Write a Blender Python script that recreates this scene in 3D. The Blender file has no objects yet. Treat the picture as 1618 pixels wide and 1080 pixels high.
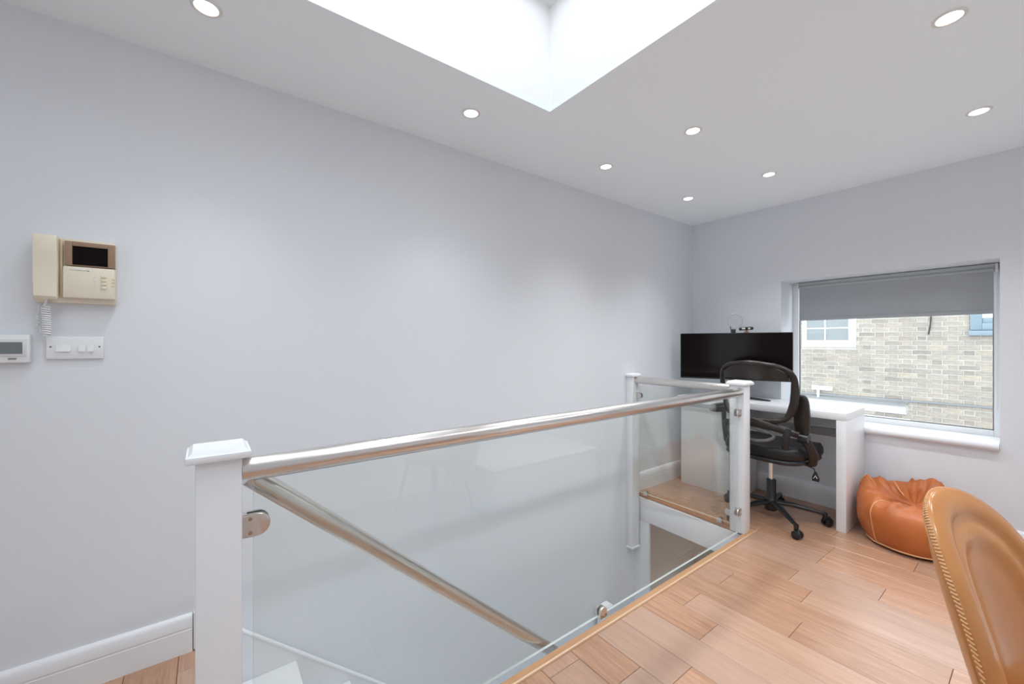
import bpy, bmesh, math, random
from math import sin, cos, pi, radians as R, sqrt, tan
from mathutils import Vector, Matrix, noise as mnoise

random.seed(7)
SC = bpy.context.scene
COL = SC.collection

# ------------------------------------------------------------------ camera, world, lights, exposure
cam_d = bpy.data.cameras.new('camera')
cam = bpy.data.objects.new('camera', cam_d); COL.objects.link(cam)
cam.location = (2.0364, -3.6618, 1.2)
cam.rotation_euler = (R(90), 0, 0.92511)
cam_d.sensor_width = 36.0
cam_d.lens = 642.35 * 36.0 / 1618.0
cam_d.shift_y = 2.1 / 1618.0
cam_d.clip_start = 0.05
SC.camera = cam

world = bpy.data.worlds.new('overcast_sky'); SC.world = world
world.use_nodes = True
bg = world.node_tree.nodes['Background']
bg.inputs[0].default_value = (0.86, 0.935, 1.0, 1)
bg.inputs[1].default_value = 2.75

SC.view_settings.view_transform = 'Standard'
SC.view_settings.look = 'None'
SC.view_settings.gamma = 1.0
SC.view_settings.use_curve_mapping = False
SC.view_settings.exposure = 0.19
SC.cycles.max_bounces = 16
SC.cycles.diffuse_bounces = 8
SC.cycles.transparent_max_bounces = 24

def portal(name, loc, rot, sx, sy):
    l = bpy.data.lights.new(name, 'AREA'); l.shape = 'RECTANGLE'; l.size = sx; l.size_y = sy
    l.cycles.is_portal = True
    o = bpy.data.objects.new(name, l); COL.objects.link(o); o.location = loc; o.rotation_euler = rot
    return o
portal('portal_skylight', (1.375, -3.38, 2.86), (0, 0, 0), 1.6, 2.1)
portal('portal_fill_door', (2.17, -5.84, 1.05), (R(90), 0, 0), 0.9, 2.1)
portal('portal_window', (1.30, 0.36, 1.14), (R(-90), 0, 0), 1.12, 1.10)

# ------------------------------------------------------------------ materials
def new_mat(name):
    m = bpy.data.materials.new(name); m.use_nodes = True
    return m, m.node_tree, m.node_tree.nodes['Principled BSDF']
def N(nt, t, **kw):
    n = nt.nodes.new(t)
    for k, v in kw.items(): setattr(n, k, v)
    return n
def simple(name, col, rough=0.5, metal=0.0, spec=0.5, noise=0.0, nscale=20, bump=0.0, bscale=60, coat=0.0, sheen=0.0):
    m, nt, b = new_mat(name)
    b.inputs['Base Color'].default_value = (*col, 1)
    b.inputs['Roughness'].default_value = rough
    b.inputs['Metallic'].default_value = metal
    b.inputs['Specular IOR Level'].default_value = spec
    b.inputs['Coat Weight'].default_value = coat
    b.inputs['Sheen Weight'].default_value = sheen
    tc = N(nt, 'ShaderNodeTexCoord')
    if noise:
        n = N(nt, 'ShaderNodeTexNoise'); n.inputs['Scale'].default_value = nscale; n.inputs['Detail'].default_value = 4
        nt.links.new(tc.outputs['Object'], n.inputs['Vector'])
        mr = N(nt, 'ShaderNodeMapRange'); mr.inputs[3].default_value = 1 - noise; mr.inputs[4].default_value = 1 + noise
        nt.links.new(n.outputs[0], mr.inputs[0])
        mx = N(nt, 'ShaderNodeMix', data_type='RGBA', blend_type='MULTIPLY'); mx.inputs[0].default_value = 1
        mx.inputs[6].default_value = (*col, 1)
        nt.links.new(mr.outputs[0], mx.inputs[7])
        nt.links.new(mx.outputs[2], b.inputs['Base Color'])
    if bump:
        n2 = N(nt, 'ShaderNodeTexNoise'); n2.inputs['Scale'].default_value = bscale; n2.inputs['Detail'].default_value = 3
        nt.links.new(tc.outputs['Object'], n2.inputs['Vector'])
        bp = N(nt, 'ShaderNodeBump'); bp.inputs['Strength'].default_value = bump; bp.inputs['Distance'].default_value = 0.002
        nt.links.new(n2.outputs[0], bp.inputs['Height']); nt.links.new(bp.outputs[0], b.inputs['Normal'])
    return m

M = {}
M['wall'] = simple('wall_paint', (0.735, 0.76, 0.795), 0.75, spec=0.25, noise=0.012, nscale=3, bump=0.06, bscale=120)
M['ceiling'] = simple('ceiling_paint', (0.91, 0.955, 0.97), 0.85, spec=0.2, noise=0.01, nscale=3)
M['trimwhite'] = simple('white_gloss_paint', (0.77, 0.78, 0.80), 0.35, noise=0.015, nscale=6)
M['shaft'] = simple('skylight_shaft_paint', (0.9, 0.9, 0.9), 0.8, spec=0.2, noise=0.01)
M['pvc'] = simple('white_frame_pvc', (0.85, 0.86, 0.87), 0.3, noise=0.01)
M['plastic'] = simple('white_plastic', (0.78, 0.79, 0.80), 0.35, noise=0.01)
M['plasticdim'] = simple('pale_grey_plastic', (0.66, 0.67, 0.66), 0.4, noise=0.02)
M['cream'] = simple('aged_cream_plastic', (0.76, 0.69, 0.55), 0.45, noise=0.03, nscale=12)
M['creamdark'] = simple('yellowed_cream_plastic', (0.68, 0.57, 0.38), 0.5, noise=0.04, nscale=12)
M['bronze'] = simple('bronze_bezel_plastic', (0.30, 0.19, 0.12), 0.35, noise=0.06, nscale=14)
M['screen'] = simple('dark_screen', (0.006, 0.003, 0.003), 0.12, spec=0.1)
M['lcd'] = simple('grey_display', (0.16, 0.18, 0.18), 0.3, noise=0.05)
M['black'] = simple('black_plastic', (0.012, 0.012, 0.014), 0.35, noise=0.1)
M['brownblack'] = simple('dark_brown_plastic', (0.020, 0.014, 0.011), 0.34, spec=0.4, noise=0.15, nscale=30)
M['seat'] = simple('black_leather', (0.010, 0.009, 0.010), 0.42, spec=0.35, bump=0.2, bscale=200)
M['greyplastic'] = simple('mid_grey_plastic', (0.16, 0.16, 0.16), 0.4, noise=0.05)
M['ringgrey'] = simple('ring_light_grey', (0.42, 0.43, 0.44), 0.3, noise=0.05)
M['chrome'] = simple('chrome', (0.80, 0.79, 0.78), 0.15, metal=1.0, noise=0.03)
M['desk'] = simple('white_lacquer_desk', (0.80, 0.81, 0.82), 0.3, noise=0.01)
M['deskgrey'] = simple('grey_panel', (0.35, 0.36, 0.35), 0.5, noise=0.03)
M['mat'] = simple('pale_desk_mat', (0.70, 0.71, 0.74), 0.45, noise=0.02)
M['blind'] = simple('grey_blind_fabric', (0.40, 0.425, 0.445), 0.8, spec=0.2, noise=0.03, nscale=200, bump=0.1, bscale=500)
M['blindmetal'] = simple('grey_blind_rail', (0.42, 0.46, 0.46), 0.4, noise=0.02)
M['seam'] = simple('tan_thread', (0.72, 0.42, 0.20), 0.6, noise=0.1)
M['lamp_trim'] = simple('downlight_ring', (0.80, 0.77, 0.74), 0.35, metal=0.1, noise=0.02)
M['extwhite'] = simple('exterior_white_paint', (0.80, 0.80, 0.80), 0.5, noise=0.03)
M['extblue'] = simple('exterior_blue_paint', (0.22, 0.29, 0.34), 0.5, noise=0.05)
M['extpane'] = simple('exterior_window_glass', (0.27, 0.295, 0.30), 0.3, spec=0.15, noise=0.2, nscale=3)
M['extlilac'] = simple('exterior_lilac_board', (0.55, 0.53, 0.60), 0.5, noise=0.06, nscale=4)
M['extpipe'] = simple('exterior_grey_pipe', (0.24, 0.26, 0.28), 0.5, noise=0.08)
M['mortar'] = simple('pale_mortar', (0.50, 0.475, 0.43), 0.9, spec=0.1, noise=0.12, nscale=12, bump=0.3, bscale=60)
M['street'] = simple('street_paving', (0.42, 0.41, 0.40), 0.8, noise=0.12, nscale=4)
M['lowerwall'] = simple('lower_hall_warm_shade', (0.62, 0.56, 0.50), 0.8, noise=0.02)  # brownish tone carries the dim warm light of the hall

# brushed steel, streaks run along the length of the rail
def steel(name, axis):
    m, nt, b = new_mat(name)
    b.inputs['Metallic'].default_value = 1.0
    b.inputs['Base Color'].default_value = (0.70, 0.67, 0.64, 1)
    tc = N(nt, 'ShaderNodeTexCoord'); mp = N(nt, 'ShaderNodeMapping')
    mp.inputs['Scale'].default_value = axis
    nt.links.new(tc.outputs['Object'], mp.inputs[0])
    n = N(nt, 'ShaderNodeTexNoise'); n.inputs['Scale'].default_value = 8; n.inputs['Detail'].default_value = 5
    nt.links.new(mp.outputs[0], n.inputs['Vector'])
    mr = N(nt, 'ShaderNodeMapRange'); mr.inputs[3].default_value = 0.275; mr.inputs[4].default_value = 0.29
    nt.links.new(n.outputs[0], mr.inputs[0]); nt.links.new(mr.outputs[0], b.inputs['Roughness'])
    return m
M['steel'] = steel('brushed_steel', (12, 0.6, 12))
M['steelclip'] = steel('satin_steel_clip', (6, 6, 1))

# clear sheet glass: see-through with a fresnel sheen computed from the angle of view onto the surface
def glass(name, tint, f0=0.04, rough=0.0):
    m = bpy.data.materials.new(name); m.use_nodes = True
    nt = m.node_tree; nt.nodes.clear()
    out = N(nt, 'ShaderNodeOutputMaterial')
    tr = N(nt, 'ShaderNodeBsdfTransparent'); tr.inputs[0].default_value = (*tint, 1)
    gl = N(nt, 'ShaderNodeBsdfGlossy'); gl.inputs['Roughness'].default_value = rough; gl.inputs[0].default_value = (1, 1, 1, 1)
    ge = N(nt, 'ShaderNodeNewGeometry')
    dot = N(nt, 'ShaderNodeVectorMath', operation='DOT_PRODUCT')
    nt.links.new(ge.outputs['Incoming'], dot.inputs[0]); nt.links.new(ge.outputs['Normal'], dot.inputs[1])
    ab = N(nt, 'ShaderNodeMath', operation='ABSOLUTE'); nt.links.new(dot.outputs['Value'], ab.inputs[0])
    om = N(nt, 'ShaderNodeMath', operation='SUBTRACT'); om.inputs[0].default_value = 1; nt.links.new(ab.outputs[0], om.inputs[1])
    pw = N(nt, 'ShaderNodeMath', operation='POWER'); nt.links.new(om.outputs[0], pw.inputs[0]); pw.inputs[1].default_value = 5
    ma = N(nt, 'ShaderNodeMath', operation='MULTIPLY_ADD'); nt.links.new(pw.outputs[0], ma.inputs[0])
    ma.inputs[1].default_value = 1 - f0; ma.inputs[2].default_value = f0
    mx = N(nt, 'ShaderNodeMixShader')
    nt.links.new(ma.outputs[0], mx.inputs[0]); nt.links.new(tr.outputs[0], mx.inputs[1]); nt.links.new(gl.outputs[0], mx.inputs[2])
    nt.links.new(mx.outputs[0], out.inputs[0])
    return m
M['glass'] = glass('balustrade_glass', (0.955, 0.968, 0.957), 0.03)
M['winglass'] = glass('window_glass', (0.985, 0.99, 0.99), 0.03)
M['glassedge'] = simple('glass_edge', (0.66, 0.70, 0.68), 0.3, noise=0.02)

# half transparent woven mesh of the chair back
def mesh_mat():
    m = bpy.data.materials.new('chair_mesh'); m.use_nodes = True
    nt = m.node_tree; b = nt.nodes['Principled BSDF']; out = nt.nodes['Material Output']
    b.inputs['Base Color'].default_value = (0.05, 0.05, 0.05, 1); b.inputs['Roughness'].default_value = 0.8
    tr = N(nt, 'ShaderNodeBsdfTransparent')
    tc = N(nt, 'ShaderNodeTexCoord'); ck = N(nt, 'ShaderNodeTexChecker'); ck.inputs['Scale'].default_value = 700
    nt.links.new(tc.outputs['Object'], ck.inputs['Vector'])
    mr = N(nt, 'ShaderNodeMapRange'); mr.inputs[3].default_value = 0.06; mr.inputs[4].default_value = 0.26
    nt.links.new(ck.outputs[1], mr.inputs[0])
    mx = N(nt, 'ShaderNodeMixShader'); nt.links.new(mr.outputs[0], mx.inputs[0])
    nt.links.new(tr.outputs[0], mx.inputs[1]); nt.links.new(b.outputs[0], mx.inputs[2]); nt.links.new(mx.outputs[0], out.inputs[0])
    return m
M['mesh'] = mesh_mat()

# oak: each board has a tone of its own (Object Info > Random) and grain along x
def wood(name, dark, light, grey, rough=0.27, axis=(1.2, 16, 16), vary=True, spec=0.7):
    m, nt, b = new_mat(name)
    tc = N(nt, 'ShaderNodeTexCoord'); oi = N(nt, 'ShaderNodeObjectInfo')
    add = N(nt, 'ShaderNodeVectorMath', operation='MULTIPLY_ADD')
    comb = N(nt, 'ShaderNodeCombineXYZ')
    for i in range(3): nt.links.new(oi.outputs['Random'], comb.inputs[i])
    nt.links.new(comb.outputs[0], add.inputs[0]); add.inputs[1].default_value = (37, 23, 11)
    nt.links.new(tc.outputs['Object'], add.inputs[2])
    mp = N(nt, 'ShaderNodeMapping'); mp.inputs['Scale'].default_value = axis
    nt.links.new(add.outputs[0], mp.inputs[0])
    n = N(nt, 'ShaderNodeTexNoise'); n.inputs['Scale'].default_value = 2.2; n.inputs['Detail'].default_value = 6; n.inputs['Distortion'].default_value = 1.2
    nt.links.new(mp.outputs[0], n.inputs['Vector'])
    n2 = N(nt, 'ShaderNodeTexNoise'); n2.inputs['Scale'].default_value = 14; n2.inputs['Detail'].default_value = 3
    nt.links.new(mp.outputs[0], n2.inputs['Vector'])
    mixn = N(nt, 'ShaderNodeMix', data_type='FLOAT'); mixn.inputs[0].default_value = 0.35
    nt.links.new(n.outputs[0], mixn.inputs[2]); nt.links.new(n2.outputs[0], mixn.inputs[3])
    cr = N(nt, 'ShaderNodeValToRGB')
    cr.color_ramp.elements[0].position = 0.30; cr.color_ramp.elements[0].color = (*dark, 1)
    cr.color_ramp.elements[1].position = 0.68; cr.color_ramp.elements[1].color = (*light, 1)
    nt.links.new(mixn.outputs[0], cr.inputs[0])
    last = cr.outputs[0]
    if vary:
        wn = N(nt, 'ShaderNodeTexWhiteNoise', noise_dimensions='1D'); nt.links.new(oi.outputs['Random'], wn.inputs['W'])
        mr = N(nt, 'ShaderNodeMapRange'); mr.inputs[1].default_value = 0.55; mr.inputs[2].default_value = 1.0; mr.inputs[4].default_value = 0.6
        nt.links.new(wn.outputs[0], mr.inputs[0])
        mx = N(nt, 'ShaderNodeMix', data_type='RGBA'); nt.links.new(mr.outputs[0], mx.inputs[0])
        nt.links.new(last, mx.inputs[6]); mx.inputs[7].default_value = (*grey, 1)
        mr2 = N(nt, 'ShaderNodeMapRange'); mr2.inputs[3].default_value = 0.90; mr2.inputs[4].default_value = 1.08
        nt.links.new(oi.outputs['Random'], mr2.inputs[0])
        mm = N(nt, 'ShaderNodeMix', data_type='RGBA', blend_type='MULTIPLY'); mm.inputs[0].default_value = 1
        nt.links.new(mx.outputs[2], mm.inputs[6]); nt.links.new(mr2.outputs[0], mm.inputs[7])
        last = mm.outputs[2]
    nt.links.new(last, b.inputs['Base Color'])
    b.inputs['Roughness'].default_value = rough; b.inputs['Specular IOR Level'].default_value = spec
    bp = N(nt, 'ShaderNodeBump'); bp.inputs['Strength'].default_value = 0.10; bp.inputs['Distance'].default_value = 0.002
    nt.links.new(mixn.outputs[0], bp.inputs['Height']); nt.links.new(bp.outputs[0], b.inputs['Normal'])
    return m
M['plank'] = wood('oak_floor_board', (0.35, 0.180, 0.108), (0.52, 0.302, 0.192), (0.47, 0.33, 0.26))
M['oaktrim'] = wood('oak_nosing_along', (0.42, 0.215, 0.10), (0.56, 0.31, 0.16), (0.5, 0.3, 0.2), 0.4, (16, 1.2, 16), vary=False)
M['oaktrimx'] = wood('oak_nosing_across', (0.34, 0.15, 0.07), (0.50, 0.25, 0.12), (0.5, 0.3, 0.2), 0.4, (1.2, 16, 16), vary=False)
M['oakbead'] = wood('pale_oak_bead', (0.60, 0.40, 0.25), (0.72, 0.50, 0.33), (0.5, 0.3, 0.2), 0.4, (16, 1.2, 16), vary=False)
M['subfloor'] = simple('dark_joint', (0.09, 0.05, 0.035), 0.8, noise=0.1)

def brick_mat():
    m, nt, b = new_mat('london_stock_brick')
    oi = N(nt, 'ShaderNodeObjectInfo'); tc = N(nt, 'ShaderNodeTexCoord')
    ge = N(nt, 'ShaderNodeNewGeometry')
    wn = N(nt, 'ShaderNodeTexWhiteNoise', noise_dimensions='2D')
    add = N(nt, 'ShaderNodeMath', operation='ADD')
    nt.links.new(oi.outputs['Random'], add.inputs[0]); nt.links.new(ge.outputs['Random Per Island'], add.inputs[1])
    cb = N(nt, 'ShaderNodeCombineXYZ'); nt.links.new(add.outputs[0], cb.inputs[0]); nt.links.new(cb.outputs[0], wn.inputs[0])
    cr = N(nt, 'ShaderNodeValToRGB'); e = cr.color_ramp.elements
    e[0].position = 0; e[0].color = (0.301, 0.27, 0.235, 1); e[1].position = 1; e[1].color = (0.451, 0.399, 0.323, 1)
    for p, c in ((0.25, (0.387, 0.346, 0.297, 1)), (0.5, (0.426, 0.381, 0.325, 1)), (0.75, (0.361, 0.326, 0.288, 1))):
        q = e.new(p); q.color = c
    nt.links.new(wn.outputs[0], cr.inputs[0])
    n = N(nt, 'ShaderNodeTexNoise'); n.inputs['Scale'].default_value = 18; n.inputs['Detail'].default_value = 5
    nt.links.new(tc.outputs['Object'], n.inputs['Vector'])
    mr = N(nt, 'ShaderNodeMapRange'); mr.inputs[3].default_value = 0.58; mr.inputs[4].default_value = 1.30
    nt.links.new(n.outputs[0], mr.inputs[0])
    mm = N(nt, 'ShaderNodeMix', data_type='RGBA', blend_type='MULTIPLY'); mm.inputs[0].default_value = 1
    nt.links.new(cr.outputs[0], mm.inputs[6]); nt.links.new(mr.outputs[0], mm.inputs[7])
    nt.links.new(mm.outputs[2], b.inputs['Base Color']); b.inputs['Roughness'].default_value = 0.9
    b.inputs['Specular IOR Level'].default_value = 0.1
    return m
M['brick'] = brick_mat()

def leather(name, c0, c1, rough, bump, scale):
    m, nt, b = new_mat(name)
    tc = N(nt, 'ShaderNodeTexCoord')
    n = N(nt, 'ShaderNodeTexNoise'); n.inputs['Scale'].default_value = 5; n.inputs['Detail'].default_value = 6
    nt.links.new(tc.outputs['Object'], n.inputs['Vector'])
    cr = N(nt, 'ShaderNodeValToRGB'); cr.color_ramp.elements[0].position = 0.32; cr.color_ramp.elements[1].position = 0.70
    cr.color_ramp.elements[0].color = (*c0, 1); cr.color_ramp.elements[1].color = (*c1, 1)
    nt.links.new(n.outputs[0], cr.inputs[0]); nt.links.new(cr.outputs[0], b.inputs['Base Color'])
    b.inputs['Roughness'].default_value = rough
    v = N(nt, 'ShaderNodeTexVoronoi'); v.inputs['Scale'].default_value = scale
    nt.links.new(tc.outputs['Object'], v.inputs['Vector'])
    bp = N(nt, 'ShaderNodeBump'); bp.inputs['Strength'].default_value = bump; bp.inputs['Distance'].default_value = 0.0015
    nt.links.new(v.outputs[0], bp.inputs['Height']); nt.links.new(bp.outputs[0], b.inputs['Normal'])
    return m
M['tan'] = leather('tan_leather', (0.43, 0.175, 0.05), (0.53, 0.235, 0.08), 0.20, 0.05, 260)
M['orange'] = leather('orange_tan_leather', (0.40, 0.10, 0.02), (0.55, 0.165, 0.042), 0.42, 0.15, 180)

def emit(name, col, s):
    m = bpy.data.materials.new(name); m.use_nodes = True; nt = m.node_tree; nt.nodes.clear()
    out = N(nt, 'ShaderNodeOutputMaterial'); e = N(nt, 'ShaderNodeEmission')
    e.inputs[0].default_value = (*col, 1); e.inputs[1].default_value = s
    nt.links.new(e.outputs[0], out.inputs[0]); return m
M['bulb'] = emit('downlight_bulb', (1.0, 0.88, 0.72), 10.0)

# ------------------------------------------------------------------ mesh helpers
def bx(bm, x0, x1, y0, y1, z0, z1, bev=0.0, seg=2, mi=0):
    vs = [bm.verts.new(p) for p in ((x0,y0,z0),(x1,y0,z0),(x1,y1,z0),(x0,y1,z0),(x0,y0,z1),(x1,y0,z1),(x1,y1,z1),(x0,y1,z1))]
    fs = [bm.faces.new([vs[i] for i in q]) for q in ((3,2,1,0),(4,5,6,7),(0,1,5,4),(1,2,6,5),(2,3,7,6),(3,0,4,7))]
    for f in fs: f.material_index = mi
    if bev > 0:
        es = list({e for f in fs for e in f.edges})
        bmesh.ops.bevel(bm, geom=es, offset=bev, segments=seg, affect='EDGES', profile=0.5, clamp_overlap=True)
    return fs
def quadbox(bm, a, b, w, z0, z1, bev=0):
    """box from plan point a to b, thickness w to the left of a->b"""
    a = Vector(a); b = Vector(b); d = (b - a).normalized(); n = Vector((-d.y, d.x)) * w
    P = [a, b, b + n, a + n]
    vs = [bm.verts.new((p.x, p.y, z)) for z in (z0, z1) for p in P]
    fs = [bm.faces.new([vs[i] for i in q]) for q in ((3,2,1,0),(4,5,6,7),(0,1,5,4),(1,2,6,5),(2,3,7,6),(3,0,4,7))]
    if bev > 0:
        es = list({e for f in fs for e in f.edges})
        bmesh.ops.bevel(bm, geom=es, offset=bev, segments=2, affect='EDGES', profile=0.5, clamp_overlap=True)
def tube(bm, pts, r, seg=12, closed=False, caps=True, up=None):
    """sweep an ellipse along pts. r: number, (rn, rb) or a list of either, one for each point"""
    pts = [Vector(p) for p in pts]; n = len(pts)
    rr = r if isinstance(r, list) else [r] * n
    rings = []; ref = Vector(up) if up else None
    for i in range(n):
        if closed: t = pts[(i + 1) % n] - pts[i - 1]
        else: t = pts[min(i + 1, n - 1)] - pts[max(i - 1, 0)]
        t.normalize()
        if ref is None:
            ref = Vector((0, 0, 1)) if abs(t.z) < 0.9 else Vector((1, 0, 0))
        nn = (ref - t * ref.dot(t)).normalized(); b = t.cross(nn)
        if not up: ref = nn
        a = rr[i]; rn, rb = a if isinstance(a, tuple) else (a, a)
        rings.append([bm.verts.new(pts[i] + nn * (rn * cos(2*pi*k/seg)) + b * (rb * sin(2*pi*k/seg))) for k in range(seg)])
    m = n if closed else n - 1
    for i in range(m):
        A, B = rings[i], rings[(i + 1) % n]
        for k in range(seg):
            bm.faces.new((A[k], A[(k+1) % seg], B[(k+1) % seg], B[k]))
    if caps and not closed:
        bm.faces.new(list(reversed(rings[0]))); bm.faces.new(rings[-1])
def cyl(bm, p0, p1, r0, r1=None, seg=20):
    tube(bm, [p0, p1], [r0, r0 if r1 is None else r1], seg)
def lathe(bm, prof, c, seg=24, axis='z'):
    rings = []
    for r, h in prof:
        ring = []
        for k in range(seg):
            a = 2*pi*k/seg; p = (r*cos(a), r*sin(a), h)
            if axis == 'y': p = (p[0], p[2], p[1])
            if axis == 'x': p = (p[2], p[0], p[1])
            ring.append(bm.verts.new(Vector(c) + Vector(p)))
        rings.append(ring)
    for A, B in zip(rings, rings[1:]):
        for k in range(seg): bm.faces.new((A[k], A[(k+1) % seg], B[(k+1) % seg], B[k]))
    bm.faces.new(list(reversed(rings[0]))); bm.faces.new(rings[-1])
def prism(bm, poly, axis, a0, a1, bev=0):
    """polygon in the other two axes extruded along axis from a0 to a1"""
    def pt(u, v, a):
        return {'x': (a, u, v), 'y': (u, a, v), 'z': (u, v, a)}[axis]
    A = [bm.verts.new(pt(u, v, a0)) for u, v in poly]; B = [bm.verts.new(pt(u, v, a1)) for u, v in poly]
    n = len(poly); fs = [bm.faces.new(A), bm.faces.new(list(reversed(B)))]
    for k in range(n): fs.append(bm.faces.new((A[k], B[k], B[(k+1) % n], A[(k+1) % n])))
    if bev:
        es = list({e for f in fs[:2] for e in f.edges})
        bmesh.ops.bevel(bm, geom=es, offset=bev, segments=2, affect='EDGES', profile=0.5, clamp_overlap=True)
def arc(cx, cy, r, a0, a1, n):
    return [(cx + r*cos(R(a0 + (a1-a0)*i/n)), cy + r*sin(R(a0 + (a1-a0)*i/n))) for i in range(n + 1)]

def obj(name, bm, mats, parent=None, smooth=35, origin=None, local=False):
    """one mesh object; vertices are given in world space unless local (then in the parent's space)"""
    bmesh.ops.recalc_face_normals(bm, faces=bm.faces)
    me = bpy.data.meshes.new(name)
    if parent is None or not local:
        if origin is None:
            lo = Vector((min(v.co.x for v in bm.verts), min(v.co.y for v in bm.verts), min(v.co.z for v in bm.verts)))
            hi = Vector((max(v.co.x for v in bm.verts), max(v.co.y for v in bm.verts), max(v.co.z for v in bm.verts)))
            origin = Vector(((lo.x+hi.x)/2, (lo.y+hi.y)/2, lo.z))
        origin = Vector(origin)
        bmesh.ops.translate(bm, verts=bm.verts, vec=-origin)
    else: origin = Vector((0, 0, 0))
    bm.to_mesh(me); bm.free()
    for m in (mats if isinstance(mats, (list, tuple)) else [mats]): me.materials.append(m)
    if smooth:
        me.polygons.foreach_set('use_smooth', [True] * len(me.polygons))
        me.set_sharp_from_angle(angle=R(smooth))
    o = bpy.data.objects.new(name, me); COL.objects.link(o)
    if parent is not None:
        o.parent = parent
        o.location = origin if local else world_inv(parent) @ origin
        if not local: o.rotation_euler = (world_mat(parent).to_3x3().inverted()).to_euler()
    else: o.location = origin
    return o
def world_mat(o):
    m = Matrix.Translation(o.location) @ o.rotation_euler.to_matrix().to_4x4()
    return world_mat(o.parent) @ m if o.parent else m
def world_inv(o): return world_mat(o).inverted()
def B(): return bmesh.new()
def thing(name, label, cat, loc, rotz=0, group=None):
    o = bpy.data.objects.new(name, None); COL.objects.link(o); o.empty_display_size = 0.1
    o.location = loc; o.rotation_euler = (0, 0, rotz)
    o['label'] = label; o['category'] = cat
    if group: o['group'] = group
    return o
def tag(o, label, cat, group=None, kind=None):
    o['label'] = label; o['category'] = cat
    if group: o['group'] = group
    if kind: o['kind'] = kind
    return o
def struct(name, bm, mats, smooth=35, label=None, origin=None):
    o = obj(name, bm, mats, None, smooth, origin); o['kind'] = 'structure'
    if label: o['label'] = label
    return o
def dup(o, parent=None, loc=None, rot=None):
    c = o.copy(); COL.objects.link(c)
    if parent is not None: c.parent = parent
    if loc is not None: c.location = loc
    if rot is not None: c.rotation_euler = rot
    return c
def aim_lamps():
    # the lamps next to a wall are swivelled towards the middle of the room
    for o in COL.objects:
        if o.type == 'LIGHT' and o.data.type == 'SPOT':
            x, y = o.parent.location.x, o.parent.location.y
            ty = 0.0
            if x < 0.6 and y != -0.42: ty = -18
            if x > 2.2: ty = 22
            o.rotation_euler = (R(-5) if y > -1 and y != -0.42 else 0, R(ty), 0)
def dup_tree(root, loc, rotz, label, group=None):
    r = dup(root, None, loc, (0, 0, rotz)); r['label'] = label
    if group: r['group'] = group
    for ch in list(root.children):
        c = dup(ch, r)
        for g in list(ch.children): dup(g, c)
    return r

# ------------------------------------------------------------------ room shell
HC = 2.304          # ceiling height
RX = 2.75           # right wall
BY = -5.6           # back wall
LOW = -2.418         # floor of the storey below
# left wall runs on down past the stairs
bm = B(); bx(bm, -0.2, 0.0, BY - 0.2, 0.30, LOW - 0.1, HC + 0.25)
struct('wall_left', bm, M['wall'], label='long plain white wall beside the stairwell')
bm = B(); bx(bm, RX, RX + 0.2, BY - 0.2, 0.30, LOW - 0.1, HC + 0.25)
struct('wall_right', bm, M['wall'], label='white wall on the right of the room')
DX0, DX1, DZ = 1.72, 2.62, 2.12
bm = B()
for x0, x1, z0, z1 in ((0, DX0, LOW - 0.1, HC + 0.25), (DX1, RX, LOW - 0.1, HC + 0.25), (DX0, DX1, LOW - 0.1, -0.016), (DX0, DX1, DZ, HC + 0.25)):
    bx(bm, x0, x1, BY - 0.2, BY, z0, z1)
struct('wall_back', bm, M['wall'], label='white wall at the back of the room')
WX0, WX1, WZ0, WZ1 = 0.739, 1.857, 0.622, 1.694
bm = B()
for x0, x1, z0, z1 in ((0, WX0, LOW - 0.1, HC + 0.25), (WX1, RX, LOW - 0.1, HC + 0.25), (WX0, WX1, LOW - 0.1, WZ0 - 0.044), (WX0, WX1, WZ1, HC + 0.25)):
    bx(bm, x0, x1, 0, 0.30, z0, z1)
struct('wall_window', bm, M['wall'], label='white end wall with the window')
# ceiling with the skylight opening
SX0, SX1, SY0, SY1, SZ = 0.595, 2.155, -4.40, -2.350, 2.80
bm = B()
for x0, x1, y0, y1 in ((0, SX0, BY, 0), (SX1, RX, BY, 0), (SX0, SX1, BY, SY0), (SX0, SX1, SY1, 0)):
    bx(bm, x0, x1, y0, y1, HC, HC + 0.03)
struct('ceiling', bm, M['ceiling'], label='flat white ceiling around the skylight')
bm = B()
for x0, x1, y0, y1 in ((SX0 - 0.08, SX0, SY0 - 0.08, SY1 + 0.08), (SX1, SX1 + 0.08, SY0 - 0.08, SY1 + 0.08), (SX0, SX1, SY0 - 0.08, SY0), (SX0, SX1, SY1, SY1 + 0.08)):
    bx(bm, x0, x1, y0, y1, HC + 0.03, SZ)
struct('trim_6', bm, M['shaft'], label='white skylight shaft')
# rooflight: frame with one big pane
sk = bpy.data.objects.new('window_2', None); COL.objects.link(sk); sk.location = ((SX0+SX1)/2, (SY0+SY1)/2, SZ); sk['kind'] = 'structure'
sk['label'] = 'large rooflight glowing white above the stairwell'
bm = B()
t = 0.06
for x0, x1, y0, y1 in ((SX0 - 0.06, SX0 + t, SY0 - 0.06, SY1 + 0.06), (SX1 - t, SX1 + 0.06, SY0 - 0.06, SY1 + 0.06), (SX0 + t, SX1 - t, SY0 - 0.06, SY0 + t), (SX0 + t, SX1 - t, SY1 - t, SY1 + 0.06)):
    bx(bm, x0, x1, y0, y1, SZ, SZ + 0.06, 0.006)
obj('window_frame', bm, M['pvc'], sk)
bm = B(); bx(bm, SX0 + 0.03, SX1 - 0.03, SY0 + 0.03, SY1 - 0.03, SZ + 0.03, SZ + 0.036)
obj('pane', bm, M['winglass'], sk, 0)

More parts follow.
